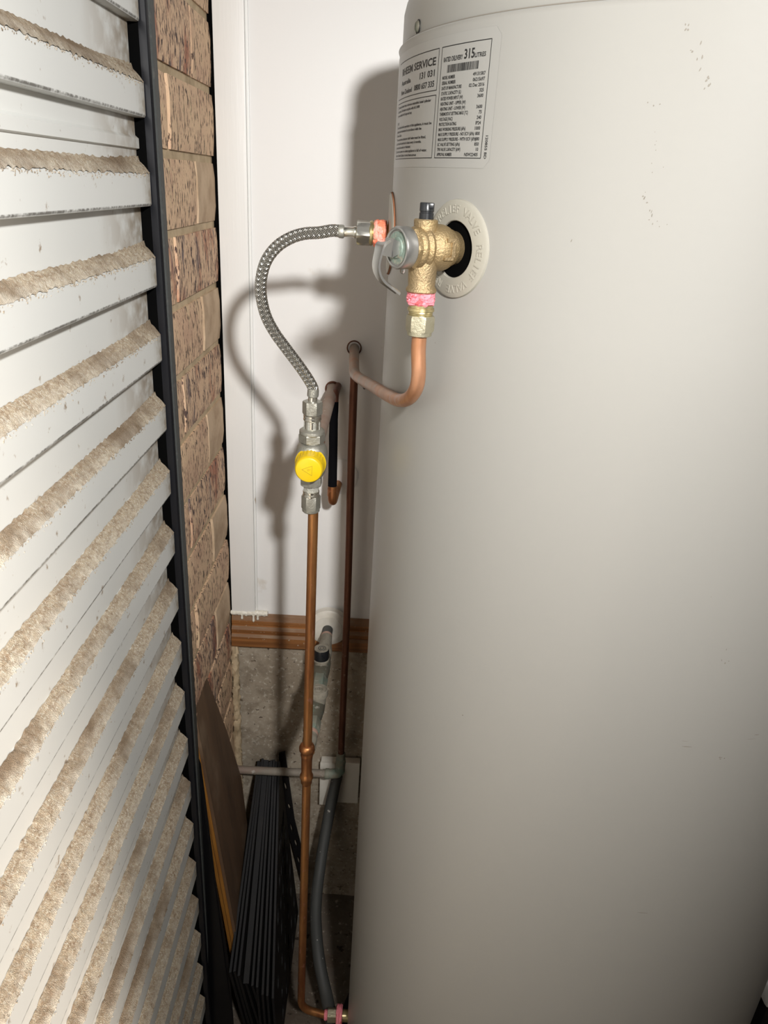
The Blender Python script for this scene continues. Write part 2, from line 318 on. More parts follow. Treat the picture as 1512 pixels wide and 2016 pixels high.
# left wall: mortar core with every brick a piece of its own
CP = .0873; zc0 = 1.2568                            # course pitch, height of one bed joint
wl = obj('wall_left', box(B(), XW-.115, XW-.0045, .905, YW+.02, -.02, 2.5), 'mortar', kind='structure', smooth=0)
def brick_mesh(y0, y1, h, seed):
    bm = B(); box(bm, -.10, 0, y0, y1, 0, h)
    bmesh.ops.subdivide_edges(bm, edges=bm.edges, cuts=3, use_grid_fill=True)
    for v in bm.verts:
        n_ = noise.noise(v.co*35+Vector((seed, 0, 0)))*.0009
        v.co += Vector((n_, n_*.5, n_*.9))
        if v.co.x > -.003 and (abs(v.co.z) < .002 or abs(v.co.z-h) < .002): v.co.x -= .0016
    return bm
def brick_data(y0, y1, seed):
    bm = brick_mesh(y0, y1, CP-.010, seed); me = bpy.data.meshes.new('brick'); bmesh.ops.recalc_face_normals(bm, faces=bm.faces); bm.to_mesh(me); bm.free()
    me.polygons.foreach_set('use_smooth', [True]*len(me.polygons)); me.set_sharp_from_angle(angle=math.radians(35)); return me
kinds = {}
def brick(y0, y1, z, m, plain=False):
    key = (round(y0, 4), round(y1, 4), m)
    if key not in kinds: kinds[key] = brick_data(y0, y1, len(kinds)*3.7); kinds[key].materials.append(M[m])
    o = bpy.data.objects.new('brick', kinds[key]); C.objects.link(o); o.parent = wl
    o.location = (XW+random.uniform(-.0012, .0008), 0, z)
    if plain: o['label'] = 'smooth plain tan half brick'
k0 = -15
for k in range(k0, 15):
    z = zc0+k*CP+.005
    if z < -.08: continue
    full = k % 2 == 1          # odd courses end in a full brick at the corner
    if full:
        brick(YW-.236, YW-.0085, z, 'brick_dark' if k in (1, -1, -3, -7) else 'brick'); brick(.9065, YW-.246, z, 'brick_dark' if k in (1, 5, -3) else 'brick')
    else:
        brick(YW-.113, YW-.0085, z, 'brick_plain' if k not in (4, -8) else 'brick', k not in (4, -8)); brick(.9065, YW-.123, z, 'brick_dark' if k in (4, -6) else 'brick')
# mortar smeared into the corner over the concrete
b = B(); lumpy(b, (XW+.0045, YW-.002, 0), (0, 0, 1), .0, .675, .0075, .003, n=14, m=120)
obj('mortar_fillet', b, 'mortar', wl)
# ------------------------------------------------------------------ roller door
dr = thing('door_1', (-.27, -.2, 0), None, None); dr['kind'] = 'structure'
PR, RB0 = .0858, 1.6350
Y0, Y1 = -1.25, .8765
def slat_bm(groove=False, lap=False):
    xr, xp = -.0115, 0.
    pr = [(xr, 0), (xr, -.0405), (xr+.0012, -.0420), (xp-.0014, -.0512), (xp, -.0532), (xp, -.0832), (xp-.001, -.0850), (xp-.003, -.0855), (xr, -PR)]
    if groove: pr = [(xr, 0), (xr, -.0165), (xr+.0035, -.0195), (xr+.0035, -.0290), (xr+.0008, -.0300), (xr, -.0302), (xr, -.0405), (xr+.0012, -.0420), (xp-.0014, -.0512), (xp, -.0532), (xp, -.0832), (xp-.001, -.0850), (xp-.003, -.0855), (xr, -PR)]
    if lap: pr = [(xr, 0), (xr, -.006), (xr+.004, -.008), (xr+.004, -.018), (xr-.004, -.0185), (xr-.004, -.0195), (xr, -.020), (xr, -.0405), (xr+.0012, -.0420), (xp-.0014, -.0512), (xp, -.0532), (xp, -.0832), (xp-.001, -.0850), (xp-.003, -.0855), (xr, -PR)]
    bm = B(); n = 24; rows = []
    for i in range(n+1):
        y = Y0+(Y1-Y0)*i/n
        rows.append([bm.verts.new((x, (y if i < n else y-(.004 if x < -.006 else 0)+noise.noise(Vector((0, z*90, 2)))*.002), z)) for x, z in pr])
    for a, c in zip(rows, rows[1:]):
        for j in range(len(pr)-1): bm.faces.new((a[j], a[j+1], c[j+1], c[j]))
    # turned-in end of the sheet
    e = rows[-1]; e2 = [bm.verts.new(v.co+Vector((-.014, .001, 0))) for v in e]
    for j in range(len(e)-1): bm.faces.new((e[j], e[j+1], e2[j+1], e2[j]))
    return bm
def mesh_of(bm, m, ang=30):
    me = bpy.data.meshes.new('m'); bmesh.ops.recalc_face_normals(bm, faces=bm.faces); bm.to_mesh(me); bm.free()
    me.polygons.foreach_set('use_smooth', [True]*len(me.polygons)); me.set_sharp_from_angle(angle=math.radians(ang)); me.materials.append(M[m]); return me
def dust_bm(seed):
    bm = B(); ny, nx = 620, 8; rows = []; y = -.05
    for i in range(ny+1):
        y = -.15+(Y1-.001+.15)*i/ny; row = []
        t_end = max(0, (y-(Y1-.10))/.10)
        for j in range(nx+1):
            t = j/nx; q = Vector((t*2, y*90, seed)); q2 = Vector((t*3, y*260, seed+5))
            x = -.0115+.0113*t; z = -.0400-.0122*t
            hgt = math.sin(math.pi*t)**.6*.0010
            up = noise.noise(q)*.0004+noise.noise(q2)*.0005
            if j in (0, nx):
                z += noise.noise(Vector((y*160, seed, j)))*(.0018 if j == 0 else .0022)+(.004*t_end if j == 0 else -.0005); x += .0003; up = .0
            if j == nx: x += .0005+.0006*abs(noise.noise(Vector((y*200, seed, 1))))
            row.append(bm.verts.new((x+(hgt+up)*.75, y, z+(hgt+up)*.66)))
        rows.append(row)
    for a, c in zip(rows, rows[1:]):
        for j in range(nx): bm.faces.new((a[j], a[j+1], c[j+1], c[j]))
    # loose crumbs and flakes along the lip
    for i in range(420):
        y = random.uniform(-.1, Y1-.01); z = -.0530-abs(random.gauss(0, .0022)); s = random.uniform(.0003, .0009)
        o = Vector((.0004, y, z)); g_ = bmesh.ops.create_cube(bm, size=1)
        for v in g_['verts']: v.co = o+Vector((v.co.x*s*.7, v.co.y*s*random.uniform(.8, 1.6), v.co.z*s*random.uniform(.8, 2.2)))
    return bm
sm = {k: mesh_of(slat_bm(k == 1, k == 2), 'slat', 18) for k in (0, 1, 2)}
dm = [mesh_of(dust_bm(s*11.3), 'dust', 60) for s in range(4)]
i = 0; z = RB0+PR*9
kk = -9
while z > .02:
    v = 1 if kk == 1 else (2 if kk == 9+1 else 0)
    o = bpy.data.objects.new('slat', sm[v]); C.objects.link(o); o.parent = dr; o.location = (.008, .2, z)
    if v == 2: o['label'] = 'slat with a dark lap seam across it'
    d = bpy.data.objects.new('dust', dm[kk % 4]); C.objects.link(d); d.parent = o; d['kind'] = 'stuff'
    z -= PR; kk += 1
# black guide channel
def extr(bm, poly, z0, z1):
    a = [bm.verts.new((x, y, z0)) for x, y in poly]; c = [bm.verts.new((x, y, z1)) for x, y in poly]; n = len(poly)
    for i in range(n): bm.faces.new((a[i], a[(i+1) % n], c[(i+1) % n], c[i]))
    bm.faces.new(a[::-1]); bm.faces.new(c); return bm
lip = [(-.2645, .8790), (-.2610, .8785), (-.2565, .8790), (-.2545, .8825), (-.2555, .8862), (-.2590, .8885), (-.2605, .8900), (-.2605, .9000), (-.2645, .9000)]
obj('guide_channel', extr(B(), lip, 0, 2.5), 'guide', dr, smooth=50)
obj('guide_strip', extr(B(), [(-.2648, .9002), (-.2590, .9002), (-.2578, .9015), (-.2578, .9165), (-.2590, .918), (-.2645, .918), (-.2646, .9193), (-.2648, .9193)], 0, 2.5), 'guide_grey', dr, label='dark grey strip beside the black guide')
obj('guide_gap_shade', box(B(), -.310, -.2650, .8795, .9195, 0, 2.5), 'shadow_gap', dr, smooth=0, label='painted black shade behind the slat ends')  # solid black box, the gap's shade put into its colour
# ------------------------------------------------------------------ water heater
CX, CY, R = .31074, .84456, .3100
def onc(ang, z, dr_=0): a = math.radians(ang); return Vector((CX+(R+dr_)*math.cos(a), CY+(R+dr_)*math.sin(a), z))
wh = thing('water_heater', (CX, CY, 0), 'tall beige cylindrical electric water heater standing on the floor at the right', 'water heater')
ZT = 1.6195
hole = []
b = B(); NA = 240
SA = -145.3; HZ = 1.4535; HR = .0235
zs = [.035, .04, .3, .7, 1.1, 1.40, ZT-.0035, ZT-.001, ZT]
rr_ = [R-.004, R, R, R, R, R, R, R+.0012, R+.0004]
rows = [[b.verts.new((CX+r*math.cos(2*math.pi*i/NA), CY+r*math.sin(2*math.pi*i/NA), z)) for i in range(NA)] for z, r in zip(zs, rr_)]
for a, c in zip(rows, rows[1:]):
    for i in range(NA): b.faces.new((a[i], a[(i+1) % NA], c[(i+1) % NA], c[i]))
b.faces.new(rows[0][::-1]); b.faces.new(rows[-1])
obj('casing', b, 'heater', wh, smooth=30)
obj('base_tray', lathe(B(), [(0, .335), (.012, .335), (.012, .318), (.036, .318)], (CX, CY, 0), n=96), 'black_matt', wh)
b = B()
pr = [(ZT-.002, R-.0035), (ZT+.001, R-.0022), (1.648, R-.0022), (1.656, R-.004), (1.664, R-.009), (1.670, R-.018), (1.674, R-.032), (1.680, R-.10), (1.686, .08), (1.687, 0)]
lathe(b, pr, (CX, CY, 0), n=200); obj('top_cap', b, 'heater_cap', wh, smooth=40)
b = B(); tube(b, [Vector((CX+(R-.0012)*math.cos(2*math.pi*i/200), CY+(R-.0012)*math.sin(2*math.pi*i/200), ZT+.0006)) for i in range(201)], .0007, 6, False)
obj('cap_seam', b, 'scuff', wh)
d_ = Vector((math.cos(math.radians(-163.5)), math.sin(math.radians(-163.5)), 0))
b = B(); lathe(b, [(-.001, .0048), (.001, .0046), (.0025, .0034), (.003, .001), (.0026, 0)], onc(-163.5, 1.6262, -.002), d_, 20)
obj('screw', b, 'dark_body', wh); b = B(); lathe(b, [(0, .0058), (.0006, .0056)], onc(-163.5, 1.6258, -.0018), d_, 20); obj('screw_washer', b, 'black_matt', wh)
# hole cover for relief valve with raised lettering
def wrapc(ang0, z0, dr0=0):
    def f(v): return onc(ang0+math.degrees(v.x/R), z0+v.y, dr0+v.z)
    return f
def disc_part(name, ang, z, r0, r1, th, m, parent, lift=.0, n=72):
    bm = B(); f = wrapc(ang, z); rows = []
    for rr, h in ((r0, lift), (r0, lift+th*.8), (r0+.0006, lift+th), (r1-.0025, lift+th), (r1-.0005, lift+th*.7), (r1, lift+.0)):
        rows.append([bm.verts.new(f(Vector((rr*math.cos(2*math.pi*i/n), rr*math.sin(2*math.pi*i/n), h)))) for i in range(n)])
    for a, c in zip(rows, rows[1:]):
        for i in range(n): bm.faces.new((a[i], a[(i+1) % n], c[(i+1) % n], c[i]))
    return obj(name, bm, m, parent, smooth=35)
rg = disc_part('valve_hole_ring', SA+.3, HZ-.001, .0228, .0398, .0030, 'ring', wh)
b = B(); f = wrapc(SA+.3, HZ-.001); cen = b.verts.new(f(Vector((0, 0, .0006)))); n = 48
ring_ = [b.verts.new(f(Vector((.0232*math.cos(2*math.pi*i/n), .0232*math.sin(2*math.pi*i/n), .0006)))) for i in range(n)]
for i in range(n): b.faces.new((cen, ring_[i], ring_[(i+1) % n]))
obj('valve_hole_shade', b, 'shadow_gap', wh, label='painted black shade of the hole in the casing behind the relief valve')
b = B()
for start, sgn in ((132, -1), (8, -1), (-116, -1)):
    s = 'RELIEF VALVE'; adv = 9.2
    for q, ch in enumerate(s):
        if ch == ' ': continue
        vv, ff = text_mesh(ch, .0092, 'CENTER', .00035)
        a = math.radians(start-q*adv); ca, sa_ = math.cos(a-math.pi/2), math.sin(a-math.pi/2); rr = .0305-.0015
        def fn(v, ca=ca, sa_=sa_, a=a):
            x, y = v.x, v.y
            return f(Vector((math.cos(a)*rr+x*ca-y*sa_, math.sin(a)*rr+x*sa_+y*ca, .0031+v.z)))
        put(b, vv, ff, fn)
obj('raised_lettering', b, 'ring', rg)
# hot outlet cover disc, seen edge-on
oa = -177.0; oz = 1.4515
od = disc_part('outlet_hole_ring', oa, oz+.001, .013, .0400, .0022, 'ring', wh, .0008); 
disc_part('disc_rust', oa, oz+.001, .0396, .0408, .0016, 'rust', od, .0004)
# data sticker
st = B(); f = wrapc(0, 0)
def patch(bm, a0, a1, z0, z1, lift, rad=0, th=0):
    n = 40; top = []; 
    pts = []
    for i in range(n+1):
        a = a0+(a1-a0)*i/n; e = 0
        da = min(a-a0, a1-a)*math.pi/180*R
        if rad and da < rad: e = rad-math.sqrt(max(0, rad*rad-(rad-da)**2))
        pts.append((a, z0+e, z1-e))
    vs_ = [(bm.verts.new(onc(a, lo, lift)), bm.verts.new(onc(a, hi, lift))) for a, lo, hi in pts]
    for p, q in zip(vs_, vs_[1:]): bm.faces.new((p[0], q[0], q[1], p[1]))
patch(st, -184, -139.5, 1.5155, 1.6115, .00025, .006)
sk = obj('data_sticker', st, 'sticker', wh, label='clear printed data sticker curved round the heater')
ik = B(); LI = .0004
def line_box(a0, a1, z0, z1, t=.0006):
    ta = math.degrees(t/R)
    patch(ik, a0, a1, z1-t, z1, LI); patch(ik, a0, a1, z0, z0+t, LI); patch(ik, a0, a0+ta, z0, z1, LI); patch(ik, a1-ta, a1, z0, z1, LI)
line_box(-152.8, -141.2, 1.5225, 1.604)
line_box(-174, -153.6, 1.5735, 1.604); line_box(-174, -153.6, 1.5225, 1.5705)
def txt(s, a, z, size, width=None, align='LEFT', rot=False):
    vv, ff = text_mesh(s, size, align); xs = [v.x for v in vv]; wd = max(xs)-min(xs); k = (width/wd) if width else 1
    g_ = wrapc(a, z, LI)
    put(ik, vv, ff, (lambda v: g_(Vector((v.y, -v.x*k, 0)))) if rot else (lambda v: g_(Vector((v.x*k, v.y, 0)))))
AL, AR = -152.1, -141.9
txt('RATED DELIVERY', AL, 1.5930, .0046, .0265); txt('315', -146.9, 1.5930, .0092, .0125); txt('LITRES', -144.5, 1.5930, .0042, .0125)
rnd = random.Random(3); a = -150.9
while a < -143.6:
    wd = rnd.choice((.05, .08, .12, .17)); patch(ik, a, a+wd, 1.5850, 1.5905, LI); a += wd+rnd.choice((.05, .07, .11))
rowst = [('MODEL NUMBER', '491315R7'), ('SERIAL NUMBER', '06215697'), ('DATE OF MANUFACTURE', '02 Dec 2016'), ('STATIC CAPACITY (L)', '325'), ('RATED POWER INPUT (W)', '3600'), ('HEATING UNIT - UPPER (W)', ''), ('HEATING UNIT - LOWER (W)', '3600'), ('THERMOSTAT SETTING MAX (°C)', '75'), ('VOLTAGE (VAC)', '240'), ('PROTECTION RATING', 'IP24'), ('MAX WORKING PRESSURE (kPa)', '1000'), ('MAX SUPPLY PRESSURE - NO ECV (kPa)', '800'), ('MAX SUPPLY PRESSURE - WITH ECV (kPa)', '680'), ('EC VALVE SETTING (kPa)', '850'), ('TPR VALVE CAPACITY (kW)', '10'), ('APPROVAL NUMBER', 'NSW22405')]
for i, (l, r) in enumerate(rowst):
    z = 1.5806-i*.00376
    txt(l, AL, z, .0034, len(l)*.00138+.0018)
    if r: txt(r, AR, z, .0034, None, 'RIGHT')
txt('120855 BD', -140.6, 1.5395, .0036, .0165, rot=True)
txt('RHEEM SERVICE', -171.2, 1.5925, .0080, .0900)
txt('Australia', -171.2, 1.5845, .0052, .036); txt('131 031', -160.5, 1.5845, .0068, .030)
txt('New Zealand', -171.2, 1.5768, .0052, .040); txt('0800 657 335', -162.5, 1.5768, .0062, .043)
body = ['The water heater has a vitreous enamelled steel cylinder', 'and anode. The heater complies with AS 3498', 'when installed with legs and top', '', 'NOTES', 'For continued safe operation of this appliance, it must be', 'installed and maintained in accordance with the', "Owner's Guide.", 'The temperature pressure relief valve must be fitted,', 'and it must be operated at least every 6 months.', 'It must not be sealed or blocked.', 'Do not turn power on unless appliance is full of water.', "Refer to Owner's Guide or www.rheem.com.au"]
for i, l in enumerate(body):
    if l: txt(l, -173.3, 1.5660-i*.00345, .0030, len(l)*.00175)
obj('printed_lettering', ik, 'ink', sk, smooth=0, label='black printed lettering and barcode')
# fine scuffs and scratches on the paint
b = B(); rs = random.Random(5)
def cylpx(px, py):
    d = ray(px, py); a_ = d.x*d.x+d.y*d.y; bb_ = -(d.x*CX+d.y*CY); c_ = CX*CX+CY*CY-R*R; t = (-bb_-math.sqrt(bb_*bb_-a_*c_))/a_
    return math.degrees(math.atan2(d.y*t-CY, d.x*t-CX)), H+d.z*t
def scuff(px, py, w_, h_, n=1, sx=0, sy=0):
    for _ in range(n):
        a_, z_ = cylpx(px+rs.gauss(0, sx), py+rs.gauss(0, sy)); patch1(a_, z_, w_*rs.uniform(.5, 1.2), h_*rs.uniform(.5, 1.3))
def patch1(a_, z_, w_, h_):
    g_ = wrapc(a_, z_, .00015); t = rs.uniform(-.3, .3); q = []
    for x, y in ((-1, -.2), (-.3, -1), (1, -.3), (.8, .6), (-.2, 1)):
        q.append(b.verts.new(g_(Vector((x*w_/2+t*y*h_/2, y*h_/2, 0)))))
    b.faces.new(q)
scuff(911, 1408, .0014, .0016); scuff(1352, 1470, .012, .0006); scuff(1348, 1459, .008, .0004); scuff(1418, 1494, .0016, .0012, 6, 4, 5)
scuff(1430, 1298, .001, .002, 4, 6, 10); scuff(1400, 1175, .001, .001); scuff(1265, 1797, .010, .0006); scuff(1485, 1452, .010, .0005, 2, 8, 3)
scuff(1352, 50, .001, .0022, 4, 3, 7); scuff(1358, 102, .0012, .0012, 3, 4, 3); scuff(1375, 115, .001, .003, 4, 3, 14); scuff(1392, 165, .0012, .0016, 6, 5, 8)
scuff(1270, 394, .0012, .0012, 5, 4, 3); scuff(1283, 420, .0007, .003, 5, 6, 14); scuff(1300, 440, .0010, .0008, 4, 10, 6); scuff(1284, 208, .001, .0012, 3, 6, 4)
scuff(1125, 474, .001, .002, 1); scuff(857, 675, .0008, .0012); scuff(1290, 300, .0006, .0010, 8, 16, 30)
obj('scuff_marks', b, 'scuff', wh, smooth=0, kind='stuff')
# ------------------------------------------------------------------ relief valve
A_ = Vector((-.820, -.572, 0)).normalized(); SP = Vector((.0559, .668, HZ)); VX, VY = .0292, .649
rv = thing('relief_valve', (VX, VY, HZ), 'brass pressure relief valve with steel lever on the side of the heater', 'valve')
b = B(); lathe(b, [(-.008, .0135), (.004, .0135), (.006, .0150), (.008, .0152), (.0105, .0152), (.012, .0176), (.0155, .0186), (.020, .0190), (.0245, .0186), (.0285, .0172), (.0300, .0158), (.0315, .0154), (.0330, .0166), (.0350, .0174), (.0370, .0166), (.0382, .0154), (.0395, .0164), (.0412, .0170), (.0430, .0164), (.0445, .0153), (.0470, .0155)], SP, A_, 48)
zn = lambda y: zY(831, y, VY)
lathe(b, [(0, .0090), (.018, .0098), (.0212, .0100), (.0222, .0092), (.0222, .0)], (VX, VY, HZ), (0, 0, 1), 36)
lathe(b, [(0, .0122), (-.014, .0122), (-.0245, .0118), (-.0300, .0114), (-.0315, .0122), (-.0325, .0130), (-.0345, .0130), (-.0355, .0120), (-.0355, 0)], (VX, VY, HZ), (0, 0, 1), 36)
cast = obj('body', b, 'brass', rv, smooth=40)
b = B(); hexnut(b, SP, A_, .0455, .0500, .0176, 0); obj('hex_collar', b, 'brass', rv, smooth=25)
side = Vector((-A_.y, A_.x, 0))       # horizontal, across the valve
# raised cast pad with an arrow on the bulge
pad = SP+A_*.0195+Vector((0, 0, 0)); nv = (Vector((.30, -.95, .02))); nv = (nv-A_*nv.dot(A_)).normalized(); upv = Vector((0, 0, 1))
b = B()
for x0, x1, z0, z1, h in ((-.0055, .0035, -.0085, -.0060, .0192), (-.0035, .0055, .0055, .0085, .0188), (.0010, .0048, -.0060, .0055, .0196)):
    q = []
    for hh in (h-.006, h):
        q.append([b.verts.new(pad+A_*(-x)+nv*hh+upv*zz) for x, zz in ((x0, z0), (x1, z0), (x1, z1), (x0, z1))])
    b.faces.new(q[1]); [b.faces.new((q[0][i], q[0][(i+1) % 4], q[1][(i+1) % 4], q[1][i])) for i in range(4)]
obj('cast_mark', b, 'brass', rv, smooth=0)
b = B(); lathe(b, [(.0490, .0148), (.0500, .0163), (.0510, .0166), (.0595, .0166), (.0610, .0160), (.0615, .0148), (.0610, .0138), (.0595, .0136), (.0590, .0)], SP, A_, 48); cp = obj('end_cap', b, 'lever', rv, label='grey steel end cap')
b = B(); lathe(b, [(.0588, .0128), (.0598, .0126), (.0600, .0085), (.0612, .0080), (.0618, .0045), (.0600, .0030), (.0600, 0)], SP, A_, 40); obj('cap_face', b, 'green_face', cp, label='green corroded face of the cap')
b = B(); lathe(b, [(.060, .0022), (.0665, .0022), (.067, .0018), (.067, 0)], SP+Vector((0, 0, .001)), A_, 20); obj('lever_pin', b, 'lever', rv)
pth = crm([atY(757, 474, .6135), atY(749, 483, .607), atY(744, 500, .604), atY(740, 522, .602), atY(743, 540, .602), atY(752, 555, .604), atY(767, 567, .608), atY(783, 579, .615)], 8)
b = B(); fr = frames(pth); rows = []
for i, p in enumerate(pth):
    t = fr[i][0]; wv = (side-t*side.dot(t)).normalized(); nn = t.cross(wv); s = i/len(pth); wd = .0058*(1-s)+.0026*s; th = .0013
    row = []
    for uu, tt in ((-1, -1), (-.55, -1.9), (.55, -1.9), (1, -1), (1, .4), (.5, -.4), (-.5, -.4), (-1, .4)): row.append(b.verts.new(p+wv*uu*wd+nn*tt*th))
    rows.append(row)
for a, c in zip(rows, rows[1:]):
    for i in range(8): b.faces.new((a[i], a[(i+1) % 8], c[(i+1) % 8], c[i]))
b.faces.new(rows[0]); b.faces.new(rows[-1][::-1])
# ear that holds the pin
e0 = SP+A_*.0655
slab(b, [e0+side*.004+Vector((0, 0, .007))+A_*.002, e0+side*.004+Vector((0, 0, -.007))+A_*.002, e0+side*.004+Vector((0, 0, -.004))-A_*.005, e0+side*.004+Vector((0, 0, .005))-A_*.005], .0012)
slab(b, [e0-side*.005+Vector((0, 0, .007))+A_*.002, e0-side*.005+Vector((0, 0, -.007))+A_*.002, e0-side*.005+Vector((0, 0, -.004))-A_*.005, e0-side*.005+Vector((0, 0, .005))-A_*.005], .0012)
slab(b, [e0-side*.0055+Vector((0, 0, .0075))+A_*.002, e0+side*.0055+Vector((0, 0, .0075))+A_*.002, e0+side*.0055+Vector((0, 0, -.0065))+A_*.0045, e0-side*.0055+Vector((0, 0, -.0065))+A_*.0045], .0012)
obj('lever', b, 'lever', rv, smooth=50, label='bent grey steel easing lever')
b = B(); zt = HZ+.0215; lathe(b, [(0, .0060), (.0052, .0060), (.0056, .0056), (.0064, .0056), (.0068, .0060), (.0125, .0060), (.0132, .0055), (.0132, 0)], (VX, VY, zt), (0, 0, 1), 28)
box(b, VX+.0008, VX+.0050, VY-.0064, VY-.0045, zt+.009, zt+.0128, .0003); obj('plug', b, 'black', rv, label='black plastic plug on top')
b = B(); lumpy(b, (VX+.0003, VY, HZ), (0, 0, 1), -.0460, -.0350, .0120, .0012, seed=3); obj('thread_tape', b, 'pink', rv, label='bright pink thread tape')
b = B(); bmesh.ops.create_uvsphere(b, u_segments=14, v_segments=10, radius=.0023)
dp = SP+A_*.053+Vector((0, 0, -.0178))
for v in b.verts: v.co = Vector((v.co.x, v.co.y, v.co.z*1.15))+dp
obj('water_drop', b, 'water', rv)
# ------------------------------------------------------------------ drain pipe from relief valve to wall
pd = thing('drain_pipe', (VX, VY, 1.35), 'bent copper drain pipe running from the relief valve to a wall hole', 'pipe')
b = B(); lathe(b, [(-.0455, .0105), (-.0480, .0105), (-.0482, .0114), (-.0505, .0116), (-.0508, .0102), (-.0520, .0106), (-.0526, .0101), (-.0535, .0106), (-.0541, .0101), (-.0552, .0104)], (VX+.001, VY, HZ), (0, 0, 1), 32); obj('adaptor', b, 'brass_plate', pd, smooth=30)
b = B(); hexnut(b, (VX+.0012, VY, HZ), (0, 0, 1), -.0680, -.0545, .0124, math.pi/6+.35, .0016); lathe(b, [(-.0678, .0108), (-.0712, .0106), (-.0718, .0096), (-.0718, 0)], (VX+.0012, VY, HZ), (0, 0, 1), 32); obj('compression_nut', b, 'nut_brass', pd, smooth=25)
z_b = 1.3045
dpth = crm([(VX+.0014, VY, HZ-.07), (VX+.0015, VY, HZ-.085), atY(824, 738, .649), atY(819, 765, .655), atY(805, 784, .675), atY(786, 788, .710), atY(765, 779, .765), atY(740, 764, .86), atY(716, 750, .98), atY(703, 741, 1.05), atY(698, 733, 1.085), atY(697, 715, 1.13), (-.0470, YW+.004, 1.2560)], 10)
obj('pipe', tube(B(), dpth, [.0065+.0013*min(1, max(0, (p.y-.70)/.35)) for p in dpth], 22), 'drain_copper', pd, smooth=60)
for px, py in ((718, 767), (731, 777)):
    p = atY(px, py, .97); b = B(); bmesh.ops.create_uvsphere(b, u_segments=12, v_segments=8, radius=.0022)
    j = min(range(len(dpth)), key=lambda i: (dpth[i]-p).length); c0 = dpth[j]+Vector((0, 0, -.0078))
    for v in b.verts: v.co = Vector((v.co.x, v.co.y, v.co.z*1.3))+c0
    obj('water_drop', b, 'water', pd)
# pipe sleeves in the wall
def wall_sleeve(p, r0, r1, m, name='wall_sleeve', label=None):
    b = B(); lathe(b, [(.001, r0), (-.0035, r0+.0005), (-.004, r1-.0008), (-.003, r1), (.001, r1)], (p[0], YW, p[2]), (0, 1, 0), 36); return b
hp = Vector((-.0470, YW, 1.2560))
obj('wall_sleeve', wall_sleeve(hp, .0100, .0120, 'copper_dull'), 'copper_dull', pd)
# ------------------------------------------------------------------ braided hose
ho = thing('braided_hose', (-.03, .84, oz), 'curved silver braided steel hose from the heater outlet to the mixing valve', 'hose')
X = lambda px: -.001-(765-px)*.000541
TX = -.0790                                          # plumb line of the mixing valve and riser
vz = lambda py: zY(617, py, .84)
hpts = [(X(672), .84, oz), (X(655), .84, oz+.0004)]+[tuple(atY(px, py, .84)) for px, py in ((628, 458), (600, 460), (573, 468), (546, 485), (525, 512), (515, 545), (514, 580), (523, 620), (541, 655), (565, 688), (589, 720), (606, 745))]+[tuple(atY(615.5, 762, .84)), tuple(atY(616.5, 770, .84))]
path = crm(hpts, 30); 
# even out the spacing
L_ = [0]
for p, q in zip(path, path[1:]): L_.append(L_[-1]+(q-p).length)
tot = L_[-1]; NS = 560; ev = []; j = 0
for i in range(NS+1):
    s = tot*i/NS
    while j < len(L_)-2 and L_[j+1] < s: j += 1
    t = (s-L_[j])/max(1e-9, L_[j+1]-L_[j]); ev.append(path[j].lerp(path[j+1], min(1, t)))
fr = frames(ev)
obj('hose_core', tube(B(), ev[::4]+[ev[-1]], .0052, 14), 'hose_core', ho, smooth=60)
b = B(); NB = 15; HB = .0060; pitch = .040
for hand in (1, -1):
    for st_ in range(NB):
        ph0 = 2*math.pi*st_/NB; rows = []
        for i in range(NS+1):
            s = tot*i/NS; ph = ph0+hand*2*math.pi*s/pitch; t, u, v = fr[i]
            # strands weave over and under where they cross the other set
            wv = hand*math.cos(NB*(2*math.pi*s/pitch)*1.0+NB*ph0*.0+ (st_*math.pi))*.00022
            wv = hand*math.sin((ph*hand+ph0)*NB/2.0)*.0002
            row = []
            for q, (dq, dh) in enumerate(((-.082, -.00012), (0, .00022), (.082, -.00012))):
                aa = ph+dq; row.append(b.verts.new(ev[i]+(u*math.cos(aa)+v*math.sin(aa))*(HB+wv+dh)-t*hand*dq*.0015))
            rows.append(row)
        for a, c in zip(rows, rows[1:]):
            for q in range(2): b.faces.new((a[q], a[q+1], c[q+1], c[q]))
br = obj('braid', b, 'steel', ho, smooth=60)
ax = (1, 0, 0); o0 = (0, .84, oz)
b = B(); lathe(b, [(X(666), .0057), (X(667), .0065), (X(669), .0069), (X(675), .0069), (X(677), .0065), (X(678), .0055)], o0, ax, 28); obj('crimp_ring', b, 'nickel', ho)
b = B(); lathe(b, [(X(677), .0052), (X(695), .0052), (X(697), .0060), (X(699), .0063), (X(702), .0058), (X(704), .0045)], o0, ax, 28); obj('sleeve', b, 'chrome', ho)
b = B(); hexnut(b, o0, ax, X(703), X(730), .0133, .16, .0012); obj('union_nut', b, 'chrome', ho, smooth=25, label='bright nickel union nut')
b = B(); c1 = Vector(ev[-1]); dn = Vector((TX-c1.x, 0, vz(792)-c1.z)).normalized()
lathe(b, [(-.003, .0056), (-.002, .0066), (.004, .0068), (.006, .0066), (.007, .0055)], c1, dn, 28); obj('crimp_ring', b, 'nickel', ho)
b = B(); lathe(b, [(.005, .0054), (.014, .0053), (.0165, .0063), (.0185, .0062), (.021, .0048)], c1, dn, 28); obj('sleeve', b, 'chrome', ho)
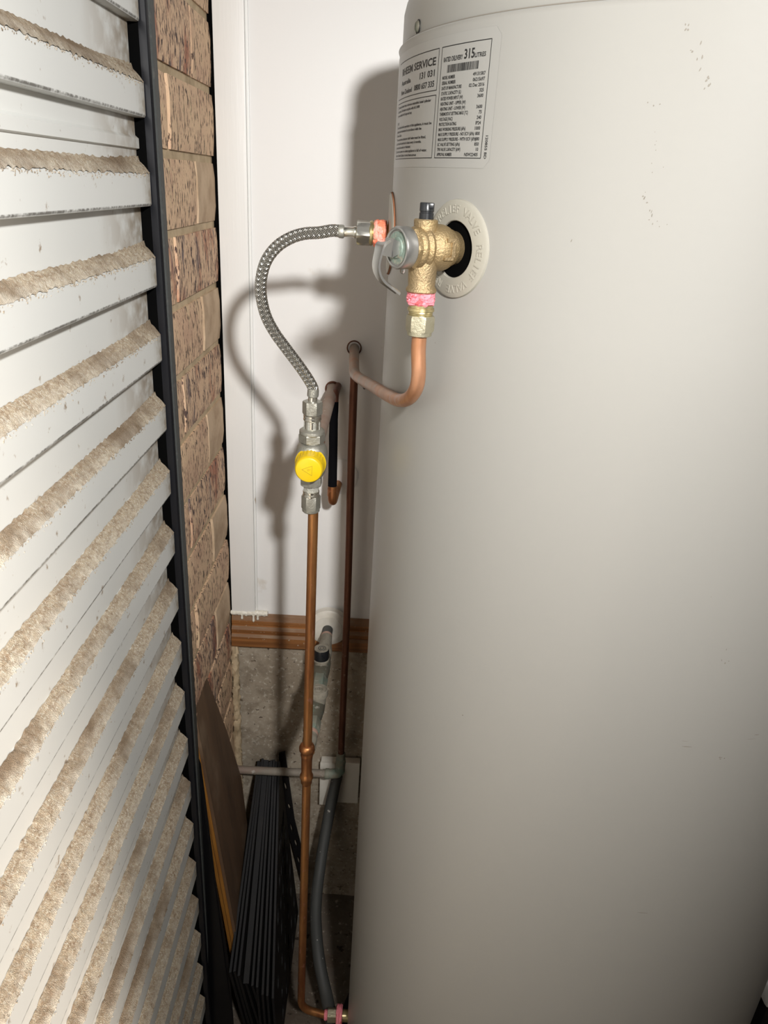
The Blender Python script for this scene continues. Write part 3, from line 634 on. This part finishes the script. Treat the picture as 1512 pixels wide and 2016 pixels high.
# outlet fitting on the heater
of = thing('outlet_fitting', (X(748), .84, oz), 'hot outlet fitting wrapped in orange and pink thread tape at the heater side', 'fitting')
b = B(); lathe(b, [(X(726), .0108), (X(729), .0126), (X(733), .0128), (X(734), .0114), (X(737), .0122), (X(739), .0112), (X(745), .0112)], o0, ax, 32); obj('threaded_collar', b, 'brass_plate', of, smooth=30)
b = B(); lumpy(b, (X(748), .84, oz), ax, -.0068, .0072, .0142, .0013, seed=11); obj('thread_tape', b, 'orange_tape', of)
b = B(); lathe(b, [(X(757), .0105), (X(775), .0105)], o0, ax, 24); obj('nipple', b, 'copper', of)
# ------------------------------------------------------------------ mixing valve
mv = thing('mixing_valve', (TX, .84, vz(905)), 'nickel mixing valve with a round yellow cap above the copper riser', 'valve')
o1 = (TX, .84, 0); Zx = (0, 0, 1); vx = math.pi/6
hx = lambda y0, y1, r, name, m, rot=0.0: obj(name, hexnut(B(), o1, Zx, vz(y1), vz(y0), r, rot, .0010), m, mv, smooth=25)
hx(790, 815, .0118, 'top_nut', 'nickel')
b = B(); lathe(b, [(vz(816), .0098), (vz(817), .0106), (vz(820), .0106), (vz(821.5), .0099), (vz(823), .0106), (vz(826), .0106), (vz(828), .0098), (vz(846), .0098)][::-1], o1, Zx, 32); obj('thread_ring', b, 'chrome', mv, smooth=30)
def square(y0, y1, r, name):
    b = B(); n = 8
    lathe(b, [(vz(y1), r*.95), (vz(y1)+.001, r), (vz(y0)-.001, r), (vz(y0), r*.95)], o1, Zx, 8, math.pi/8); return obj(name, b, 'nickel_cast', mv, smooth=20)
square(828, 847, .0104, 'upper_body')
b = B(); lathe(b, [(vz(855), .0138), (vz(852), .0152), (vz(847), .0150), (vz(845), .0136), (vz(843), .0110)], o1, Zx, 36); obj('flange', b, 'nickel', mv)
hx(853, 869, .0158, 'collar_nut', 'nickel', .2)
b = B(); lathe(b, [(vz(868), .0118), (vz(871), .0120), (vz(873), .0150), (vz(880), .0176), (vz(890), .0190), (vz(902), .0192), (vz(915), .0188), (vz(926), .0170), (vz(934), .0145), (vz(940), .0120)], o1, Zx, 48)
lathe(b, [(0, .0145), (.018, .0140), (.0200, .0120)], (TX, .84, vz(903)), (0, 1, 0), 36)
obj('body', b, 'nickel', mv, smooth=50)
yz = vz(904); cd = Vector((0, -1, -.02)).normalized()
b = B(); lathe(b, [(.006, .0185), (.010, .0190), (.0125, .0188)], (TX, .84, yz), cd, 48); obj('cap_collar', b, 'nickel', mv)
b = B(); lathe(b, [(.010, .0180), (.0115, .0186), (.0135, .0186), (.0150, .0176), (.0160, .0170), (.0315, .0166), (.0345, .0160), (.0362, .0148), (.0370, .0130), (.0372, 0)], (TX, .84, yz), cd, 56)
cap = obj('yellow_cap', b, 'yellow', mv, smooth=30, label='round glossy yellow plastic cap')
b = B(); ax_, u_, v_ = frame(cd); fc = Vector((TX, .84, yz))+cd*.0373
rt = Vector((1, 0, 0)); up_ = Vector((0, 0, 1))
tri = [(-.0078, .0008), (.0042, .0058), (.0040, -.0062)]
def strip(p, q, w_=.0006):
    P, Q = Vector((p[0], p[1])), Vector((q[0], q[1])); n_ = (Q-P).normalized(); n_ = Vector((-n_.y, n_.x))*w_/2
    q4 = [P+n_, P-n_, Q-n_, Q+n_]; lo = [b.verts.new(fc+rt*c.x+up_*c.y-cd*.0002) for c in q4]; hi = [b.verts.new(fc+rt*c.x+up_*c.y+cd*.00025) for c in q4]
    b.faces.new(hi); [b.faces.new((lo[i], lo[(i+1) % 4], hi[(i+1) % 4], hi[i])) for i in range(4)]
for i in range(3): strip(tri[i], tri[(i+1) % 3])
for p, q in (((-.0018, .0012), (-.0002, .0016)), ((-.0002, .0016), (.0004, .0006)), ((.0004, .0006), (-.0012, -.0002)), ((.0012, .0014), (.0012, -.0006)), ((.0012, .0014), (.0024, .0012)), ((-.0014, .0004), (-.0002, -.0012))): strip(p, q, .0004)
obj('moulded_mark', b, 'yellow_line', cap, smooth=0)
b = B(); ng = 6
for i in range(9):
    a = math.radians(35+i*14); d = Vector((math.cos(a), 0, math.sin(a))); tn = Vector((-math.sin(a), 0, math.cos(a))); c0 = Vector((TX, .84, yz))+cd*.0155
    slab(b, [c0+d*.0166-tn*.0007, c0+d*.0176-tn*.0007+cd*.0, c0+d*.0168+cd*.014-tn*.0005, c0+d*.0160+cd*.014-tn*.0005], .0013)
obj('grip_rib', b, 'yellow', cap, smooth=0)['kind'] = 'stuff'
hx(938, 954, .0140, 'lower_collar', 'nickel', .5)
square(954, 972, .0098, 'lower_body')
b = B(); lathe(b, [(vz(980), .0088), (vz(976), .0104), (vz(973), .0104), (vz(971), .0094), (vz(969), .0102), (vz(966), .0102), (vz(965), .0090)], o1, Zx, 32); obj('thread_ring', b, 'chrome', mv, smooth=30)
b = B(); hexnut(b, o1, Zx, vz(1001), vz(975), .0118, .1, .0010); lathe(b, [(vz(1007), .0095), (vz(1005), .0108), (vz(1000), .0110)], o1, Zx, 32); obj('bottom_nut', b, 'nickel', mv, smooth=25)
# pipe from the back of the mixing valve into the wall
tp = thing('tempered_water_pipe', (TX, 1.02, 1.19), 'short grey-brown pipe from the back of the mixing valve into the white wall', 'pipe')
obj('pipe', tube(B(), [(TX, .895, yz), (-.0795, 1.0, 1.1890), (-.0800, YW+.004, 1.1872)], .0092, 20), 'copper_dusty', tp, smooth=60)
b = B(); lathe(b, [(.861, .0125), (.868, .0128), (.870, .0112), (.874, .0112), (.875, .0124), (.884, .0124), (.886, .0112), (.905, .0108), (.907, .0094)], (TX, 0, yz), (0, 1, 0), 28); obj('copper_coupling', b, 'copper', tp, smooth=30, label='orange copper coupling behind the valve')
obj('wall_sleeve', wall_sleeve(Vector((-.0800, YW, 1.1872)), .0096, .0125, ''), 'copper_dull', tp)
# black foam pipe
fp = thing('foam_wrapped_pipe', (-.072, 1.13, 1.1), 'black foam wrapped pipe hanging down the white wall behind the mixing valve', 'pipe')
T1 = Vector((-.0735, 1.145, 1.1800)); T2 = Vector((-.0705, 1.115, 1.0440))
obj('foam_sleeve', tube(B(), [T1.lerp(T2, k/10) for k in range(11)], [.0068+.0004*k/10 for k in range(11)], 18, wob=.0006, ws=50), 'foam', fp)
obj('upper_elbow', tube(B(), fillet([T1+Vector((.001, 0, -.008)), T1+Vector((.001, .004, .012)), (-.0715, YW+.004, 1.192)], .012), .0060, 16), 'copper_dull', fp)
obj('lower_elbow', tube(B(), fillet([T2+Vector((0, 0, .004)), T2+Vector((.0006, -.002, -.026)), (-.066, YW+.004, 1.020)], .016), .0072, 18), 'copper', fp, label='copper elbow at the lower end')
b = B(); lathe(b, [(-.001, .0079), (-.012, .0080), (-.014, .0074)], T2, (.02, -.1, 1), 24); obj('socket', b, 'copper_bright', fp, label='bright copper socket')
# painted-over round cover on the wall
pc = thing('wall_cover', (-.0635, YW, 1.033), 'round painted-over cover plate on the white wall beside the thin copper pipe', 'cover plate')
b = B(); lathe(b, [(.002, .0320), (-.0030, .0318), (-.0042, .0300), (-.0050, .0100), (-.0050, 0)], (-.0635, YW, 1.033), (0, 1, 0), 64); obj('plate', b, 'white_wall', pc)
# ------------------------------------------------------------------ riser (copper pipe with tee) down to the inlet
ri = thing('riser_pipe', (TX, .84, .7), 'long reddish copper pipe standing under the mixing valve with a tee halfway', 'pipe')
P1 = [(TX+.0030, .84, vz(1003)), tuple(atY(605, 1480, .84)), tuple(atY(595, 1890, .84)), tuple(atY(592.5, 1985, .84)), tuple(atY(640, 1998, .84))]
pa = Vector(P1[1]); 
p_all = fillet([P1[0], P1[1]], 0); rp = fillet([P1[1], P1[2], P1[3], P1[4]], .022, 12)
obj('upper_pipe', tube(B(), [Vector(P1[0]).lerp(Vector(P1[1]), k/30) for k in range(31)], .00645, 20), 'copper', ri, smooth=60)
obj('lower_pipe', tube(B(), rp, .00645, 20), 'copper', ri, smooth=60)
zt1, zt2 = zY(604, 1466, .84), zY(603, 1538, .84); tx = pa.x-.0006
b = B(); zz = lambda y: zY(604, y, .84)
lathe(b, [(zz(1543), .0068), (zz(1540), .0082), (zz(1534), .0082), (zz(1533), .0088), (zz(1530), .0098), (zz(1526), .0098), (zz(1523), .0084), (zz(1520), .0078), (zz(1492), .0080), (zz(1489), .0084), (zz(1486), .0092), (zz(1483), .0084), (zz(1480), .0086), (zz(1476), .0112), (zz(1471), .0114), (zz(1467), .0098), (zz(1465), .0070)], (tx, .84, 0), Zx, 36)
lathe(b, [(0, .0080), (.016, .0080), (.017, .0098), (.022, .0098), (.0235, .0080), (.024, .0070)], (tx, .84, .7275), (0, 1, 0), 28)
obj('tee', b, 'copper', ri, smooth=35)
b = B(); e_ = Vector(P1[4]); lumpy(b, (e_.x+.0015, .84, e_.z), (1, 0, 0), -.003, .003, .0085, .0006, seed=21); obj('thread_tape', b, 'pink', ri)
b = B(); hexnut(b, (e_.x+.0045, .84, e_.z), (1, 0, 0), .0, .016, .0118, .3); obj('union_nut', b, 'nut_brass', ri, smooth=25)
b = B(); lumpy(b, (e_.x+.0245, .84, e_.z), (1, 0, 0), -.005, .006, .0175, .0012, seed=31); obj('inlet_tape', b, 'pink', ri, label='wide band of pink thread tape at the inlet')
b = B(); lathe(b, [(0, .010), (.022, .010)], (e_.x+.019, .84, e_.z), (1, 0, 0), 24); obj('nipple', b, 'brass_plate', ri)
# ------------------------------------------------------------------ supply valves between wall and tee
sv = thing('supply_valve_assembly', (-.076, 1.03, .7275), 'row of weathered valves with black and grey caps from the wall to the copper riser', 'valve')
a0 = Vector((tx, .862, .7275)); a1 = Vector((-.0755, YW+.004, .7330)); dv = (a1-a0).normalized()
def along(y): return a0+dv*((y-a0.y)/dv.y)
def seg(y0, y1, prof, name, m, n=28, **k):
    b = B(); p = along(y0); l = y1-y0; lathe(b, [(h*l, r) for h, r in prof], p, dv, n); return obj(name, b, m, sv, smooth=35, **k)
seg(1.155, YW+.004, [(0, .0098), (1, .0098)], 'wall_pipe', 'lag')
seg(1.150, 1.158, [(0, .0102), (1, .0102)], 'tape_band', 'faded_pink', label='faded pink tape band')
seg(1.095, 1.152, [(0, .0130), (.1, .0142), (.3, .0142), (.5, .0120), (.8, .0112), (1, .0104)], 'inlet_socket', 'knob_grey')
seg(1.030, 1.096, [(0, .0120), (.1, .0135), (.35, .0150), (.65, .0150), (.9, .0135), (1, .0125)], 'stop_valve_body', 'dark_body')
seg(.990, 1.032, [(0, .0128), (.06, .0140), (.94, .0140), (1, .0128)], 'union', 'verdigris', 6)
seg(.925, .990, [(0, .0115), (.15, .0135), (.4, .0155), (.7, .0155), (.9, .0135), (1, .0120)], 'check_valve_body', 'dark_body')
seg(.898, .926, [(0, .0118), (.08, .0132), (.92, .0132), (1, .0118)], 'lower_union', 'verdigris', 6)
seg(.890, .899, [(0, .0105), (.5, .0118), (1, .0105)], 'pink_ring', 'faded_pink')
seg(.860, .892, [(0, .0090), (.1, .0104), (.3, .0104), (.34, .0096), (.5, .0110), (.7, .0112), (.75, .0100), (1, .0108)], 'reducer', 'knob_grey')
c0 = atZ(633, 1276, .773); c0 = Vector((c0.x, c0.y, 0)); py_ = along(c0.y)
b = B(); lathe(b, [(.738, .0110), (.748, .0110), (.749, .0140), (.752, .0140), (.754, .0118)], (c0.x, c0.y, 0), Zx, 32); obj('bonnet', b, 'knob_grey', sv, smooth=35)
b = B(); lathe(b, [(.752, .0128), (.7535, .0132), (.7700, .0132), (.7725, .0126)], (c0.x, c0.y, 0), Zx, 40); bc = obj('black_cap', b, 'black', sv, smooth=35, label='black cap with a dusty round top')
b = B(); lathe(b, [(.7724, .0125), (.7731, .0121), (.7731, 0)], (c0.x, c0.y, 0), Zx, 40); obj('cap_top', b, 'knob_grey', bc)
b = B(); 
for rr in (.0062, .0034): tube(b, [Vector((c0.x+.001+rr*math.cos(t*math.pi/12), c0.y+rr*math.sin(t*math.pi/12), .7732)) for t in range(25)], .00045, 6, False)
obj('cap_marking', b, 'ink', bc)
c1_ = atZ(630, 1355, .762)
b = B(); lathe(b, [(.735, .0115), (.748, .0125), (.7495, .0150), (.7570, .0152), (.7580, .0146), (.7600, .0145), (.7605, .0128), (.7590, .0120), (.7605, .0112), (.7610, .0072), (.7600, .0060), (.7612, .0050), (.7612, .0022), (.7585, .0020), (.7585, 0)], (c1_.x-.002, c1_.y, 0), Zx, 40); obj('grey_cap', b, 'knob_grey', sv, smooth=35, label='weathered grey cap with ring grooves')
# white escutcheon disc
es = thing('pipe_escutcheon', (-.0747, YW, .7326), 'white domed cover disc on the back wall around the supply pipe', 'cover plate')
b = B(); lathe(b, [(-.006, .0375), (-.0185, .0370), (-.0200, .0350), (-.0215, .0260), (-.0225, .0255), (-.0225, .0115)], (-.0747, YW, .7340), (0, 1, 0), 72)
obj('disc', b, 'pvc', es, smooth=30)
# ------------------------------------------------------------------ second, thinner riser along the wall, elbow, branch to the left wall
wr = thing('wall_riser_pipe', (-.04, 1.12, .5), 'thin dull brown copper pipe rising close to the heater up to the wall', 'pipe')
YR = 1.12; r2 = .0062
pp = [tuple(atY(671, 1492, YR)), tuple(atY(684, 1180, YR)), tuple(atY(691.5, 905, YR)), tuple(atY(697, 745, YR))]
tp_ = Vector(pp[3]); 
obj('pipe', tube(B(), crm(pp[:3], 8)+[Vector((tp_.x, YR, 1.2315))], r2, 18), 'copper_dull', wr, smooth=60)
bp = thing('branch_pipe', (-.15, YR, .437), 'grey horizontal pipe from the brick wall to an elbow near the heater', 'pipe')
q0 = Vector((XW-.004, YR, .4365)); q1 = Vector((-.056, YR, .4375)); q2 = Vector((-.0385, YR, .4520)); q3 = Vector(pp[0])
obj('pipe', tube(B(), [q0.lerp(q1, k/30) for k in range(31)], .0078, 18, wob=.0004), 'pipe_grey', bp, smooth=60)
obj('elbow', tube(B(), fillet([q1-Vector((.012, 0, 0)), q1+Vector((.016, 0, .001)), q3+Vector((0, 0, -.002))], .018, 10), .0094, 20, wob=.0012, ws=120), 'verdigris', bp, smooth=60, label='knobbly green-grey elbow')
b = B(); lathe(b, [(-.014, .0090), (-.012, .0104), (-.006, .0104), (-.004, .0092)], q1, (1, 0, 0), 24); obj('elbow_bead', b, 'verdigris', bp)
b = B(); lathe(b, [(-.014, .0086), (-.012, .0098), (-.008, .0098), (-.006, .0084), (.012, .0080), (.013, .0066)], q3, (0, 0, 1), 24); obj('elbow_socket', b, 'verdigris', bp)
# ------------------------------------------------------------------ grey lagged hose
lg = thing('lagged_hose', (-.06, 1.0, .1), 'thick grey rubber hose curving down beside the copper riser', 'hose')
lp = crm([atY(664, 1528, 1.150), atY(660, 1545, 1.145), atY(646, 1612, 1.12), atY(631, 1700, 1.07), atY(622, 1790, 1.00), atY(627, 1880, .93), atY(642, 1958, .885), atY(652, 2010, .870), (-.030, .868, .03)], 10)
obj('hose', tube(B(), lp, .0112, 20, wob=.0008, ws=25), 'lag', lg, smooth=60)
# ------------------------------------------------------------------ things standing and leaning in the corner
wbx = thing('white_cover_panel', (-.05, 1.17, .28), 'white plastic cover panel with a lipped top low on the back wall', 'panel')
xa, xb = atY(632, 1500, 1.185).x, -.002
b = B(); box(b, xa, xb, 1.180, 1.197, .303, .412, .002); obj('panel', b, 'pvc', wbx)
b = B(); box(b, xa-.001, xa+.030, 1.174, 1.1795, .3995, .4140, .0015); obj('lip', b, 'pvc', wbx)
b = B(); box(b, xa-.001, xa+.028, 1.176, 1.1795, .2985, .3990, .0015); obj('side_cover', b, 'pvc', wbx)
# brown boards against the brick wall
def plane_pt(y, z, off=0): return Vector((-.2565+.10*(.634-z)*1.0+off, y, z))
for i, (name, lab) in enumerate((('brown_panel', 'brown wood-look panel leaning on the brick wall with an orange front edge'), ('back_panel', 'second panel behind the brown one, only its orange front edge showing'))):
    off = -.0066*i; y0 = .924
    t = thing(name if i == 0 else 'brown_panel', (-.22, 1.0, 0), lab, 'board', None)
    poly = [(y0, .175), (1.085, .23), (1.093, .29), (1.106, .43), (1.065, .577), (.997, .762), (y0, .762)] if i == 0 else [(y0, .175), (1.04, .21), (.98, .70), (y0, .70)]
    b = B(); slab(b, [plane_pt(y, z, off) for y, z in poly], .0052)
    obj('board', b, 'ply', t, smooth=0)
    b = B(); slab(b, [plane_pt(y0, .175, off-.0001), plane_pt(y0, poly[-1][1]+.0006, off-.0001), plane_pt(y0-.0018, poly[-1][1]+.0006, off-.0001), plane_pt(y0-.0018, .175, off-.0001)], -.0054)
    obj('front_edge', b, 'orange_edge', t, smooth=0, label='orange timber edge')
    b = B(); slab(b, [plane_pt(y0, poly[-1][1], off), plane_pt(poly[-2][0], poly[-2][1], off), plane_pt(poly[-2][0], poly[-2][1], off)+Vector((0, 0, .0014)), plane_pt(y0, poly[-1][1], off)+Vector((0, 0, .0014))], .001)
    if i == 0:
        b.free(); b = B(); box(b, -.2735, -.2668, y0, .997, .762, .7635); obj('top_edge', b, 'knob_grey', t, smooth=0)
    else: b.free()
# black sheet standing beside the guide
bs = thing('black_plastic_offcut', (-.235, .905, 0), 'shiny black plastic offcut standing beside the door guide', 'board')
b = B(); pl = [(388, 1478), (397, 1500), (410, 1590), (428, 1720), (446, 1820), (456, 1880), (468, 2030), (412, 2030), (402, 1900), (392, 1650)]
slab(b, [atY(px, py, .9225 if px > 400 else .9200) for px, py in pl][::-1], .0018)
for v in b.verts:
    t = max(0, .75-v.co.z); v.co.y -= .035*t; 
    if v.co.z < .004: v.co.z = .004
obj('sheet', b, 'black_sheet', bs, smooth=0)
# stack of black plastic screens
def lens(cx_, cy_, l, w_, ang):
    pts = []
    for k in range(14):
        a = 2*math.pi*k/14; x = math.cos(a)*w_; y = math.sin(a)*l; x *= (1-abs(math.sin(a))**3*.6)
        pts.append((cx_+x*math.cos(ang)-y*math.sin(ang), cy_+x*math.sin(ang)+y*math.cos(ang)))
    return pts
NP = 9; rl = random.Random(12)
SL = [0, .10, .20, .37, .52, .63, .76, .87, 1.0]
LAB = ('black plastic screen leaning on the back wall, leftmost of the stack', 'solid black plastic screen edge second from the left of the stack', 'solid black plastic screen edge third from the left of the stack', 'solid black plastic screen, last one left of the cut-out screens', 'black cut-out screen wedged against the solid ones', 'black leaf cut-out screen in the middle of the cut-out group', 'black leaf cut-out screen third from the right of the stack', 'black leaf cut-out screen just behind the outermost one', 'outermost black leaf cut-out screen facing the copper riser')
for i in range(NP):
    s = SL[i]
    T_ = atY(509+40*s, 1499+rl.uniform(-6, 4), 1.172); A1 = atY(453+84*s, 1912+52*s+rl.uniform(-6, 8), .872); D_ = Vector((-.166+.042*s, 1.150, .004))
    n_ = (A1-T_).cross(D_-T_); fx = lambda y, z: T_.x-(n_.y*(y-T_.y)+n_.z*(z-T_.z))/n_.x
    holes = []
    if i < 5:
        outer = [(T_.y, T_.z), (A1.y, A1.z), (1.150, A1.z), (1.160, A1.z+.05), (1.171, .34)]
    else:
        outer = [(T_.y, T_.z), (A1.y, A1.z), (A1.y-.035, .004), (1.150, .004), (1.160, .20), (1.172, .36)]
    if i >= 4:
        for row in range(8):
            z_ = (.03 if i > 4 else .25)+row*.044
            for c_ in range(5):
                tt = max(0, min(1, (z_-A1.z)/(T_.z-A1.z))); ymin = A1.y+(T_.y-A1.y)*tt+.022; ymax = 1.144
                y_ = ymin+(ymax-ymin)*(c_+.45+.3*(row % 2))/5.1
                if (ymax-ymin) > .05 and y_ < ymax-.006 and z_ < T_.z-.06: holes.append(lens(y_, z_+rl.uniform(-.006, .006), rl.uniform(.014, .021), rl.uniform(.0045, .0075), rl.uniform(-.75, -.45)))
    vv, ff = sheet2d(outer, holes, .0100 if i == 3 else .0042)
    t = thing('black_screen', (T_.x, 1.0, 0), LAB[i], 'screen', 'black plastic screens stacked in the corner')
    b = B(); put(b, vv, ff, lambda v: Vector((fx(v.x, v.y)+v.z, v.x, v.y))); bmesh.ops.remove_doubles(b, verts=b.verts, dist=1e-5)
    obj('sheet', b, 'black_matt', t, smooth=0)
    if i < 5:      # bent-over foot of the sheet
        p0 = Vector((fx(A1.y, A1.z), A1.y, A1.z)); p1 = Vector((fx(1.15, A1.z), 1.15, A1.z)); sh = Vector((.034, -.010, 0))
        q0 = Vector((p0.x, p0.y, .003))+sh; q1 = Vector((p1.x, p1.y, .003))+sh*.4
        b = B(); slab(b, [p0-Vector((.0023, 0, 0)), p1-Vector((.0023, 0, 0)), q1, q0], -.0046); obj('foot', b, 'black_matt', t, smooth=0)
# loose screen with big openings, apart from the stack
t = thing('black_lattice', (-.13, 1.18, 0), 'loose black lattice piece with big openings leaning right of the screen stack', 'screen')
Pq = [atY(549, 1484, 1.192), atY(561, 1481, 1.192), atY(579, 1620, 1.175), atY(598, 1705, 1.16), atY(600, 1745, 1.145), atY(590, 1760, 1.14), atY(566, 1650, 1.165), atY(548, 1560, 1.18)]
outer = [(p.x, p.z) for p in Pq]; cxy = [(568, 1600, 8, 3), (573, 1640, 13, 2.4), (582, 1668, 10, 3.2), (588, 1700, 12, 3.0), (560, 1562, 10, 2.6)]
holes = []
for px, py, l, w_ in cxy:
    p = atY(px, py, 1.168); holes.append(lens(p.x, p.z, l*.00115, w_*.00105, .18))
vv, ff = sheet2d(outer, holes, .004); z0 = Pq[0].z
b = B(); put(b, vv, ff, lambda v: Vector((v.x, 1.1945-(z0-v.y)*.06+v.z, v.y))); obj('sheet', b, 'black_matt', t, smooth=0)
# ------------------------------------------------------------------ tub at the lower right
tb = thing('storage_tub', (.80, .90, 0), 'white lidded storage tub on the floor behind the heater at the lower right', 'tub')
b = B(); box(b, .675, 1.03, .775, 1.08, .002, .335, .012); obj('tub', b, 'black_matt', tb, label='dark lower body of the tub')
b = B(); box(b, .662, 1.045, .762, 1.095, .336, .372, .008); obj('lid', b, 'box_white', tb)
